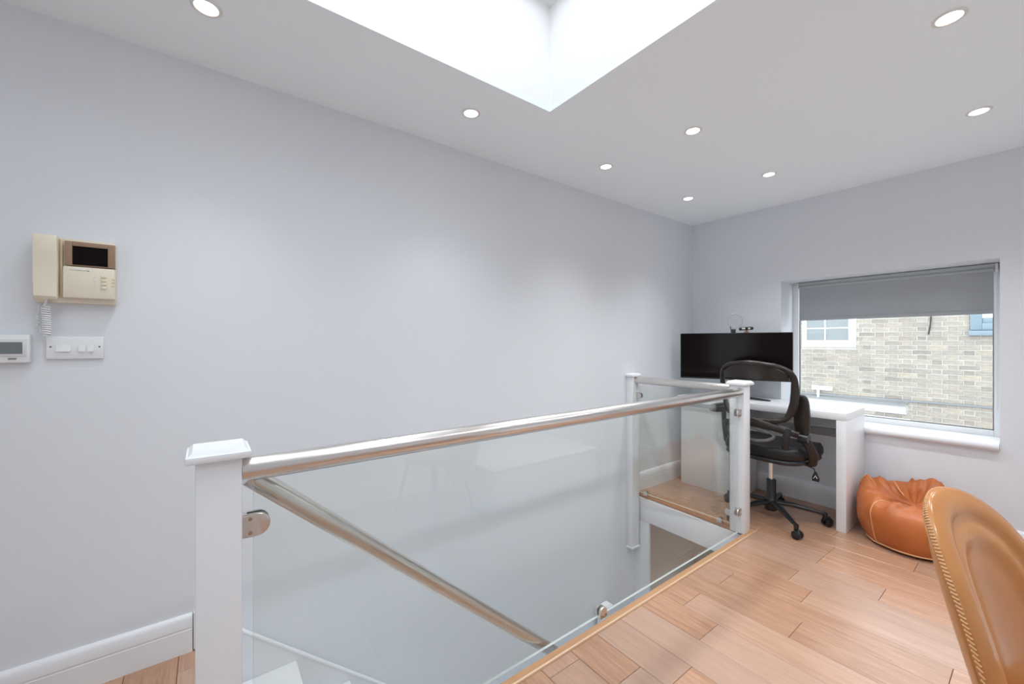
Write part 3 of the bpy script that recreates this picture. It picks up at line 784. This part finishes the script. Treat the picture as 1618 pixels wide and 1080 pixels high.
# coiled cord: a lead from the handset, then a tight coil hanging, then back up to the wall
bm = B()
path = [(0.040, -4.082, 1.352), (0.040, -4.083, 1.335), (0.038, -4.088, 1.322)]
tube(bm, path, 0.0028, 8)
hel = []
n = 13 * 12
for i in range(n + 1):
    a = 2*pi*i/12; t_ = i / n
    hel.append((0.030 + 0.0085*cos(a), -4.0855 + 0.004*t_ + 0.0085*sin(a), 1.321 - 0.095*t_))
tube(bm, hel, 0.0030, 6)
hel = []
for i in range(4 * 12 + 1):
    a = 2*pi*i/12; t_ = i / 48
    hel.append((0.018 + 0.006*cos(a), -4.103 + 0.005*sin(a), 1.300 - 0.040*t_))
tube(bm, hel, 0.0024, 6)
tube(bm, [(0.018, -4.103, 1.300), (0.014, -4.104, 1.32), (0.010, -4.10, 1.338)], 0.0022, 6)
tube(bm, [(0.018, -4.103, 1.258), (0.024, -4.097, 1.235), (0.030, -4.083, 1.226)], 0.0022, 6)
obj('coiled_cord', bm, M['plastic'], ip)
# switch plate
sp = thing('light_switch', 'white double light switch plate under the entry phone', 'switch', (0, -4.022, 1.145))
bm = B(); bx(bm, 0.0, 0.009, -4.090, -3.951, 1.146, 1.222, 0.003); obj('plate', bm, M['plastic'], sp)
def rocker(y0, y1, z0, z1):
    bm = B(); prism(bm, [(0.008, z0), (0.014, z0), (0.0105, (z0+z1)/2), (0.0085, z1), (0.008, z1)], 'y', y0, y1, 0.0006)
    return obj('rocker', bm, M['plastic'], sp)
rocker(-4.066, -4.032, 1.172, 1.201); rocker(-4.013, -3.997, 1.172, 1.201); rocker(-3.992, -3.976, 1.172, 1.201)
for y in (-4.079, -3.962):
    bm = B(); lathe(bm, [(0.003, 0.0), (0.003, 0.0008), (0.001, 0.001)], (0.0088, y, 1.188), 12, 'x'); obj('screw', bm, M['lcd'], sp)
# thermostat at the frame edge
th = thing('thermostat', 'white heating thermostat with a small grey display', 'thermostat', (0, -4.19, 1.137))
bm = B(); bx(bm, 0.0, 0.024, -4.260, -4.122, 1.137, 1.228, 0.004); obj('case', bm, M['plastic'], th)
bm = B(); bx(bm, 0.022, 0.0262, -4.253, -4.128, 1.157, 1.214, 0.002); obj('bezel', bm, M['plasticdim'], th)
bm = B(); bx(bm, 0.024, 0.0268, -4.245, -4.137, 1.166, 1.204, 0.0005); obj('display', bm, M['lcd'], th, 0)
bm = B(); bx(bm, 0.022, 0.0275, -4.168, -4.150, 1.1485, 1.1525, 0.001); obj('button', bm, M['lcd'], th)

# ------------------------------------------------------------------ desk
dk = thing('desk', 'white desk with panel leg and pedestal under the window', 'desk', (0.68, -0.22, 0))
DT = 0.757
bm = B(); bx(bm, 0.105, 1.258, -0.440, -0.022, DT - 0.048, DT, 0.003); obj('desktop', bm, M['desk'], dk)
bm = B(); bx(bm, 1.206, 1.258, -0.440, -0.022, 0.0, DT - 0.048, 0.003); obj('side_panel', bm, M['desk'], dk)
bm = B(); bx(bm, 0.105, 0.585, -0.375, -0.06, 0.0, 0.665, 0.003); obj('pedestal', bm, M['desk'], dk)
bm = B(); bx(bm, 0.115, 0.60, -0.36, -0.06, 0.665, DT - 0.048); obj('pedestal_spacer', bm, M['deskgrey'], dk)
bm = B(); bx(bm, 0.585, 1.206, -0.085, -0.065, 0.60, DT - 0.048); obj('back_rail', bm, M['desk'], dk)
bm = B(); bx(bm, 0.60, 1.206, -0.15, -0.12, 0.545, 0.60, 0.003); obj('shade_strip', bm, M['deskgrey'], dk)  # grey strip stands in for the shaded gap under the desktop

bm = B(); bx(bm, 0.72, 1.155, -0.425, -0.10, DT, DT + 0.004, 0.0015)
tag(obj('desk_mat', bm, M['mat'], None), 'thin pale grey desk mat on the right half of the white desk', 'desk mat')

# monitor
MA = R(21)
mo = thing('monitor', 'wide black monitor standing on the white desk', 'monitor', (0.485, -0.25, DT), MA)
W2 = 0.40
bm = B()
bx(bm, -W2, W2, -0.006, 0.022, 0.148, 0.528, 0.006); obj('housing', bm, M['black'], mo, local=True)
bm = B(); bx(bm, -W2 + 0.006, W2 - 0.006, -0.0075, -0.005, 0.160, 0.522); obj('screen', bm, M['screen'], mo, 0, local=True)
bm = B(); bx(bm, -W2 + 0.006, W2 - 0.006, -0.010, -0.004, 0.149, 0.158, 0.001); obj('lower_bezel', bm, M['black'], mo, local=True)
bm = B(); tube(bm, [(0, 0.03, 0.30), (0, 0.055, 0.25), (0, 0.06, 0.012)], [(0.02, 0.045), (0.018, 0.035), (0.015, 0.03)], 14); obj('stand_column', bm, M['black'], mo, local=True)
for s in (-1, 1):
    bm = B(); tube(bm, [(0, 0.06, 0.016), (s*0.12, -0.02, 0.012), (s*0.25, -0.10, 0.008)], [(0.010, 0.022), (0.009, 0.018), (0.006, 0.012)], 10); obj('stand_foot', bm, M['black'], mo, local=True)
# webcam and ring light on the monitor
rot = Matrix.Rotation(MA, 3, 'Z')
def mon(x, y, z): return Vector((0.485, -0.25, DT)) + rot @ Vector((x, y, z))
wc = thing('webcam', 'small black webcam clipped on top of the monitor', 'webcam', mon(0.090, 0.0, 0.528), MA)
bm = B(); tube(bm, [(-0.05, -0.006, 0.030), (-0.044, -0.006, 0.030), (0.044, -0.006, 0.034), (0.052, -0.006, 0.034)], [0.006, 0.0125, 0.0125, 0.007], 14); obj('body', bm, M['black'], wc, local=True)
bm = B(); bx(bm, -0.028, 0.030, -0.0195, -0.016, 0.026, 0.038, 0.002); obj('face_plate', bm, M['plasticdim'], wc, local=True)
bm = B(); lathe(bm, [(0.010, 0.0), (0.010, 0.006), (0.006, 0.008)], (0.005, -0.024, 0.032), 16, 'y'); obj('lens', bm, M['screen'], wc, local=True)
bm = B(); bx(bm, -0.016, 0.022, -0.016, 0.03, 0.0, 0.008, 0.002); bx(bm, -0.006, 0.014, -0.010, 0.006, 0.008, 0.022, 0.002); obj('clip', bm, M['bronze'], wc, local=True)
rl = thing('ring_light', 'slim clear ring light standing up behind the webcam on the monitor', 'light', mon(0.012, 0.01, 0.528), MA)
bm = B(); tube(bm, [(0.052*cos(R(a)), 0, 0.098 + 0.056*sin(R(a))) for a in range(0, 360, 12)], (0.0035, 0.005), 8, closed=True); obj('ring', bm, M['ringgrey'], rl, local=True)
bm = B(); tube(bm, [(-0.034, 0.0, 0.056), (-0.030, 0.0, 0.03), (-0.02, 0.0, 0.0)], 0.0035, 8); bx(bm, -0.03, 0.006, -0.012, 0.014, 0.0, 0.030, 0.004); obj('clip', bm, M['black'], rl, local=True)

# ------------------------------------------------------------------ office chair
CH = thing('office_chair', 'black swivel office chair with mesh back and one flipped up armrest', 'chair', (0.872, -0.545, 0), R(-5))
def cp(name, bm, mat, parent=CH, smooth=40): return obj(name, bm, M[mat], parent, smooth, local=True)
# base
bm = B(); lathe(bm, [(0.036, 0.055), (0.040, 0.065), (0.040, 0.125), (0.033, 0.135), (0.029, 0.14), (0.029, 0.262), (0.026, 0.266)], (0, 0, 0), 24); cp('column_sleeve', bm, 'black')
bm = B(); cyl(bm, (0, 0, 0.26), (0, 0, 0.43), 0.014); cp('gas_lift', bm, 'chrome')
for i in range(5):
    a = R(-39 + 72 * i); d = Vector((cos(a), sin(a), 0))
    bm = B(); tube(bm, [d*0.03 + Vector((0,0,0.112)), d*0.12 + Vector((0,0,0.108)), d*0.27 + Vector((0,0,0.083)), d*0.31 + Vector((0,0,0.078))], [(0.017, 0.025), (0.016, 0.022), (0.011, 0.014), (0.010, 0.012)], 12)
    leg = cp('base_leg', bm, 'black')
    bm = B(); e = d * 0.302
    cyl(bm, e + Vector((0,0,0.036)), e + Vector((0,0,0.085)), 0.0125, 0.015, 14)
    w_ = Vector((-sin(a + 0.6), cos(a + 0.6), 0))
    for s in (-1, 1):
        c = e + d * 0.012 + Vector((0, 0, 0.027))
        tube(bm, [c + w_*(s*0.006), c + w_*(s*0.009), c + w_*(s*0.020), c + w_*(s*0.024)], [0.020, 0.0265, 0.0265, 0.020], 20)
    tube(bm, [e + Vector((0,0,0.045)), e + d*0.02 + Vector((0,0,0.052)), e + d*0.036 + Vector((0,0,0.035))], [(0.012, 0.007)]*3, 8)
    obj('castor', bm, M['black'], leg, 40, local=True)
# mechanism under the seat
bm = B(); bx(bm, -0.09, 0.09, -0.12, 0.14, 0.415, 0.45, 0.012); lathe(bm, [(0.03, 0.395), (0.045, 0.405), (0.045, 0.425)], (0, 0, 0), 20); lathe(bm, [(0.02, 0.40), (0.032, 0.405), (0.032, 0.42)], (0.065, 0.02, 0), 16)
cp('seat_plate', bm, 'black')
bm = B(); tube(bm, [(0.06, 0.03, 0.425), (0.20, 0.03, 0.405), (0.245, 0.025, 0.395), (0.252, 0.022, 0.375)], 0.004, 8); cp('height_lever', bm, 'black')
bm = B(); prism(bm, [(0.236, 0.318), (0.274, 0.318), (0.278, 0.335), (0.260, 0.380), (0.250, 0.380), (0.236, 0.345)], 'y', 0.018, 0.026, 0.002)
tg = cp('lever_tag', bm, 'black')
bm = B(); tube(bm, [(0.246, 0.016, 0.335), (0.256, 0.016, 0.355), (0.266, 0.016, 0.338)], 0.0025, 6); obj('tag_mark', bm, M['plasticdim'], tg, 40, local=True)
# seat cushion: rounded superellipse slab with domed top and waterfall front
def cushion(bm, hx, hy, z0, z1, cy=0.0, ex=4.0, n=48, dome=0.012, front=0.02):
    prof = [(0.90, 0.0), (0.97, 0.12), (1.0, 0.35), (1.0, 0.65), (0.985, 0.84), (0.94, 0.96), (0.80, 1.0), (0.5, 1.05), (0.2, 1.07)]
    rings = []
    for s, h in prof:
        ring = []
        for k in range(n):
            a = 2*pi*k/n; ca, sa = cos(a), sin(a)
            x = math.copysign(abs(ca)**(2/ex), ca) * hx * s; y = math.copysign(abs(sa)**(2/ex), sa) * hy * s
            z = z0 + (z1 - z0) * min(h, 1.0) + dome * max(0, h - 1.0) / 0.07
            if y > 0: z -= front * (y / hy)**3
            z += 0.03 * (abs(x) / hx)**3 * (0.5 if h > 0.9 else 0.0)
            ring.append(bm.verts.new((x, y + cy, z)))
        rings.append(ring)
    for A, C_ in zip(rings, rings[1:]):
        for k in range(n): bm.faces.new((A[k], A[(k+1) % n], C_[(k+1) % n], C_[k]))
    bm.faces.new(list(reversed(rings[0]))); bm.faces.new(rings[-1])
bm = B(); cushion(bm, 0.252, 0.245, 0.452, 0.535, 0.02); cp('seat_cushion', bm, 'seat', smooth=60)
bm = B(); cushion(bm, 0.246, 0.236, 0.428, 0.462, 0.015, front=0.012, dome=0.0); cp('seat_pan', bm, 'black', smooth=60)
# backrest frame: an upright loop, curved in plan, leaning back
def bk(x, z, off=0.0):
    y = -0.225 - (z - 0.65) * 0.13 + 0.07 * (abs(x) / 0.235)**2.2 + off
    return Vector((x, y, z))
top, botm = 1.065, 0.700
loop = []
for a in range(0, 91, 15):   # upper right corner
    loop.append((0.105 + 0.125*sin(R(a)), 0.965 + 0.098*cos(R(a)) + 0.0))
right = [(0.230, 0.90), (0.222, 0.83), (0.205, 0.765), (0.180, 0.725), (0.135, 0.705)]
half = [(0.0, 1.075), (0.055, 1.071)] + loop + right + [(0.07, 0.700), (0.0, 0.698)]
ring = half + [(-x, z) for x, z in reversed(half[1:-1])]
pts = [bk(x, z) for x, z in ring]
rad = []
for x, z in ring:
    if z > 1.03: rad.append((0.015, 0.017))
    elif z > 0.74: rad.append((0.024 if z < 0.92 else 0.019, 0.016))
    else: rad.append((0.016, 0.016))
bm = B(); tube(bm, pts, rad, 12, closed=True, up=(0.0, -0.001, 1)) if False else tube(bm, pts, rad, 12, closed=True)
cp('back_frame', bm, 'brownblack', smooth=60)
# head band: dark padded band filling the top of the loop
bm = B(); nx, nz = 16, 5
g = [[None]*(nz+1) for _ in range(nx+1)]; g2 = [[None]*(nz+1) for _ in range(nx+1)]
for i in range(nx+1):
    x = -0.205 + 0.41*i/nx
    zt = 1.060 - 0.055*(abs(x)/0.205)**3; zb = 0.968 - 0.004*(abs(x)/0.205)
    for j in range(nz+1):
        z = zb + (zt - zb)*j/nz
        g[i][j] = bm.verts.new(bk(x, z, 0.012)); g2[i][j] = bm.verts.new(bk(x, z, -0.010))
for i in range(nx):
    for j in range(nz):
        bm.faces.new((g[i][j], g[i+1][j], g[i+1][j+1], g[i][j+1])); bm.faces.new((g2[i][j], g2[i][j+1], g2[i+1][j+1], g2[i+1][j]))
for i in range(nx):
    bm.faces.new((g[i][0], g2[i][0], g2[i+1][0], g[i+1][0])); bm.faces.new((g[i][nz], g[i+1][nz], g2[i+1][nz], g2[i][nz]))
for j in range(nz):
    bm.faces.new((g[0][j], g[0][j+1], g2[0][j+1], g2[0][j])); bm.faces.new((g[nx][j], g2[nx][j], g2[nx][j+1], g[nx][j+1]))
cp('head_band', bm, 'brownblack', smooth=60)
bm = B()
g = [[bm.verts.new(bk((-0.215 + 0.43*i/16) * (0.80 + 0.20*min(1, (z_ - 0.70)/0.14)), z_, 0.010)) for z_ in (0.702, 0.74, 0.78, 0.84, 0.90, 0.97)] for i in range(17)]
for i in range(16):
    for j in range(5): bm.faces.new((g[i][j], g[i+1][j], g[i+1][j+1], g[i][j+1]))
cp('back_mesh', bm, 'mesh', smooth=60)
# lumbar bar and eye-shaped bracket joining back and seat
bm = B(); tube(bm, [bk(x, 0.685 - 0.18*(abs(x)/0.235)**1.6*0.30 - 0.0, -0.012) for x in [-0.235 + 0.47*i/16 for i in range(17)]], [(0.030 - 0.010*abs(i-8)/8, 0.016) for i in range(17)], 12); cp('lumbar_bar', bm, 'brownblack', smooth=60)
bm = B(); tube(bm, [Vector((0.115*cos(R(a)), -0.235 + 0.03*(cos(R(a)))**2, 0.605 + 0.042*sin(R(a)))) for a in range(0, 360, 12)], (0.010, 0.014), 10, closed=True); cp('lumbar_loop', bm, 'greyplastic', smooth=60)
for s in (-1, 1):
    bm = B(); tube(bm, [bk(s*0.19, 0.665, -0.008), (s*0.185, -0.215, 0.60), (s*0.16, -0.17, 0.50), (s*0.12, -0.10, 0.44), (s*0.05, -0.02, 0.43)], [(0.020, 0.018), (0.020, 0.018), (0.018, 0.016), (0.014, 0.02), (0.012, 0.02)], 12); cp('back_bracket', bm, 'black', smooth=60)
# arms: right one flipped up, left one lowered
bm = B(); tube(bm, [(0.20, -0.03, 0.43), (0.262, -0.04, 0.435), (0.282, -0.07, 0.49), (0.268, -0.10, 0.56), (0.245, -0.115, 0.61)], [(0.014, 0.03), (0.014, 0.032), (0.013, 0.030), (0.014, 0.026), (0.016, 0.026)], 12)
ar = cp('right_arm_support', bm, 'brownblack', smooth=60)
bm = B(); tube(bm, [(0.219, -0.115, 0.605), (0.273, -0.115, 0.605)], 0.028, 20); obj('pivot', bm, M['black'], ar, 40, local=True)
def armpad(bm, f):
    n = 28; L2, w2, t2 = 0.135, 0.044, 0.017
    out = []
    for k in range(n):
        a = 2*pi*k/n; ca, sa = cos(a), sin(a)
        out.append((math.copysign(abs(sa)**0.62, sa)*w2, math.copysign(abs(ca)**0.72, ca)*L2))
    lv = [(-t2, 0.86), (-t2*0.6, 0.98), (t2*0.3, 1.0), (t2*0.8, 0.95), (t2, 0.84)]
    rings = [[bm.verts.new(f(x*s, l*s, h)) for x, l in out] for h, s in lv]
    for A, C_ in zip(rings, rings[1:]):
        for k in range(n): bm.faces.new((A[k], A[(k+1) % n], C_[(k+1) % n], C_[k]))
    bm.faces.new(list(reversed(rings[0]))); bm.faces.new(rings[-1])
bm = B(); armpad(bm, lambda x, l, h: Vector((0.236 + x, -0.118 - h*1.0 - l*0.06, 0.745 + l))); cp('right_armrest', bm, 'brownblack', smooth=60)
bm = B(); tube(bm, [(-0.20, -0.03, 0.43), (-0.262, -0.04, 0.435), (-0.282, -0.07, 0.49), (-0.275, -0.10, 0.60), (-0.270, -0.115, 0.715)], [(0.014, 0.03), (0.014, 0.032), (0.013, 0.030), (0.014, 0.030), (0.016, 0.034)], 12)
al = cp('left_arm_support', bm, 'brownblack', smooth=60)
bm = B(); armpad(bm, lambda x, l, h: Vector((-0.275 + x, -0.12 + l, 0.735 + h*1.4))); cp('left_armrest', bm, 'brownblack', smooth=60)

# ------------------------------------------------------------------ leather pouffe
PX, PY = 1.545, -0.285
pf = thing('leather_pouffe', 'slumped orange leather pouffe between the desk and tan chair', 'pouffe', (PX, PY, 0))
prof = [(0.0, 0.004), (0.12, 0.001), (0.205, 0.003), (0.228, 0.020), (0.246, 0.055), (0.262, 0.110), (0.270, 0.165), (0.270, 0.210), (0.262, 0.245), (0.248, 0.272), (0.228, 0.290), (0.205, 0.292), (0.178, 0.280), (0.145, 0.262), (0.105, 0.250), (0.06, 0.243), (0.0, 0.240)]
NS = 96
def pouf(i, k, push=0.0):
    r, z = prof[i]; a = 2*pi*k/NS
    t = max(0.0, min(1.0, (z - 0.02) / 0.25)) if i < 11 else max(0.0, (r / 0.23))
    up = 0.030 * sin(a - 0.2) * t**2                                   # back edge stands higher
    pk = 0.070 * math.exp(-((a - R(172)) / 0.22)**2) + 0.060 * math.exp(-((a - R(78)) / 0.20)**2)
    pk *= math.exp(-((r - 0.235) / 0.04)**2) if i >= 8 else 0
    wr = mnoise.noise(Vector((cos(a)*3.0, sin(a)*3.0, z*9.0 + i*0.08))) * 0.010
    wr2 = max(0.0, 1 - 2.6*abs(mnoise.noise(Vector((cos(a)*3.2 + 4, sin(a)*3.2, i*0.16)))))**2 * (0.034 * min(1.0, r / 0.10) if i >= 8 else 0.004)
    rr = r * (1 + 0.02*sin(3*a + 1)) + (wr if r > 0.05 else 0) + push
    zz = z + up + pk + (wr2 - 0.010 if i >= 9 else 0)
    if i <= 2: zz = z
    x = rr*cos(a); y = rr*sin(a)
    return Vector((x, y, max(zz, 0.0)))
bm = B(); rings = [[bm.verts.new(pouf(i, k)) for k in range(NS)] for i in range(1, len(prof) - 1)]
for A, C_ in zip(rings, rings[1:]):
    for k in range(NS): bm.faces.new((A[k], A[(k+1) % NS], C_[(k+1) % NS], C_[k]))
bm.faces.new(list(reversed(rings[0]))); v = bm.verts.new(pouf(len(prof)-1, 0))
for k in range(NS): bm.faces.new((rings[-1][k], rings[-1][(k+1) % NS], v))
obj('cover', bm, M['orange'], pf, 70, local=True)
for kk in (NS*0.02, NS*0.185, NS*0.35, NS*0.48, NS*0.66, NS*0.83):
    kk = int(kk)
    bm = B(); tube(bm, [pouf(i, kk, 0.001) for i in range(3, 15)], 0.0028, 6); obj('seam', bm, M['seam'], pf, 60, local=True)
bm = B(); tube(bm, [pouf(3, k, 0.003) for k in range(0, NS, 2)], 0.0042, 6, closed=True); obj('bottom_piping', bm, M['seam'], pf, 60, local=True)

# ------------------------------------------------------------------ tan leather dining chair at the frame edge
TC = thing('dining_chair', 'tan leather bucket chair with stitched edge in the right corner of the picture', 'chair', (2.243, -2.358, 0), R(-16))
AM, RB = 0.775, 0.271
ZC, HZ = 0.551, 0.302
def shell(rho, psi, side):
    """rho 0..1 from the middle of the back to its rim, psi round it (pi/2 = top), side +1 inner face, -1 outer face"""
    e = 2/2.2
    ca, sa = cos(psi), sin(psi)
    ax = math.copysign(abs(ca)**e, ca) * rho; az = math.copysign(abs(sa)**e, sa) * rho
    z = ZC + HZ * az
    al = AM * ax * (0.87 + 0.13 * az)
    th = 0.024 * max(0.0, 1 - rho**5)**0.5
    if side > 0 and 0.60 < rho < 1.0:                       # two rolled flutes along the inside of the rim
        th += 0.011 * abs(sin((rho - 0.60) / 0.40 * 2 * pi))
    rr = RB + 0.02*az - side * th
    lean = 0.094 * (z - 0.40) / 0.45
    # local frame: +x forward, back at -x
    return Vector((-rr * cos(al) - lean, rr * sin(al), z))
NR, NP = 22, 72
bm = B()
for side in (1, -1):
    rs = [[bm.verts.new(shell(1 - (1 - i/NR)**1.6 if i < NR else 1.0, 2*pi*k/NP, side)) for k in range(NP)] for i in range(1, NR + 1)]
    c = bm.verts.new(shell(0, 0, side))
    for k in range(NP): bm.faces.new((c, rs[0][k], rs[0][(k+1) % NP]))
    for A, C_ in zip(rs, rs[1:]):
        for k in range(NP): bm.faces.new((A[k], C_[k], C_[(k+1) % NP], A[(k+1) % NP]))
bmesh.ops.remove_doubles(bm, verts=bm.verts, dist=0.0004)
bkr = obj('backrest', bm, M['tan'], TC, 80, local=True)
bm = B(); tube(bm, [(0, 0, -0.006), (0, 0, -0.005), (0, 0, 0.005), (0, 0, 0.006)], [0.001, 0.0022, 0.0022, 0.001], 6)
s0 = obj('stitch', bm, M['seam'], bkr, 60, local=True)
cnt = 0
for k in range(150):
    psi = R(-30 + 240 * k / 149)
    p = shell(0.965, psi, -1); q = shell(0.995, psi + 0.02, -1)
    d = (q - p).normalized()
    o = s0 if cnt == 0 else dup(s0, bkr)
    o.location = (p + q) / 2
    o.rotation_euler = d.to_track_quat('Z', 'Y').to_euler(); cnt += 1
bm = B(); tube(bm, [shell(0.93, R(a), -1) for a in range(-30, 211, 4)], 0.0022, 6); obj('piping', bm, M['tan'], bkr, 60, local=True)
# seat and legs (below the frame)
bm = B()
def seatsh(bm):
    n = 40; prof_ = [(0.80, 0.400), (0.97, 0.410), (1.0, 0.432), (0.99, 0.455), (0.93, 0.470), (0.7, 0.462), (0.3, 0.456)]
    rs = []
    for s, z in prof_:
        rs.append([bm.verts.new((-0.01 + 0.235*s*math.copysign(abs(cos(2*pi*k/n))**0.75, cos(2*pi*k/n)), 0.235*s*math.copysign(abs(sin(2*pi*k/n))**0.75, sin(2*pi*k/n)), z)) for k in range(n)])
    for A, C_ in zip(rs, rs[1:]):
        for k in range(n): bm.faces.new((A[k], A[(k+1) % n], C_[(k+1) % n], C_[k]))
    bm.faces.new(list(reversed(rs[0]))); bm.faces.new(rs[-1])
seatsh(bm); obj('seat', bm, M['tan'], TC, 60, local=True)
for sx in (-1, 1):
    for sy in (-1, 1):
        bm = B(); tube(bm, [(0.04 + sx*0.12, sy*0.12, 0.405), (0.04 + sx*0.20, sy*0.19, 0.0)], [0.014, 0.010], 12); obj('leg', bm, M['black'], TC, 60, local=True)

# ------------------------------------------------------------------ low white bench by the right wall (its reflection shows in the glass panel)
sb = thing('storage_bench', 'low white storage bench by the right wall, mirrored faintly in the large glass panel', 'bench', (2.34, -1.545, 0))
bm = B(); bx(bm, 1.985, 2.725, -2.065, -1.025, 0.0, 0.295, 0.003); obj('carcass', bm, M['desk'], sb)
bm = B(); bx(bm, 1.965, 2.728, -2.08, -1.008, 0.295, 0.317, 0.003); obj('bench_top', bm, M['desk'], sb)
for i in range(2):
    y0 = -2.055 + i * 0.512
    bm = B(); bx(bm, 1.968, 1.985, y0, y0 + 0.505, 0.02, 0.285, 0.003); d_ = obj('door', bm, M['desk'], sb)
    bm = B(); cyl(bm, (1.955, y0 + (0.47 if i == 0 else 0.035), 0.19), (1.968, y0 + (0.47 if i == 0 else 0.035), 0.19), 0.009, 0.006, 14); obj('knob', bm, M['chrome'], d_)
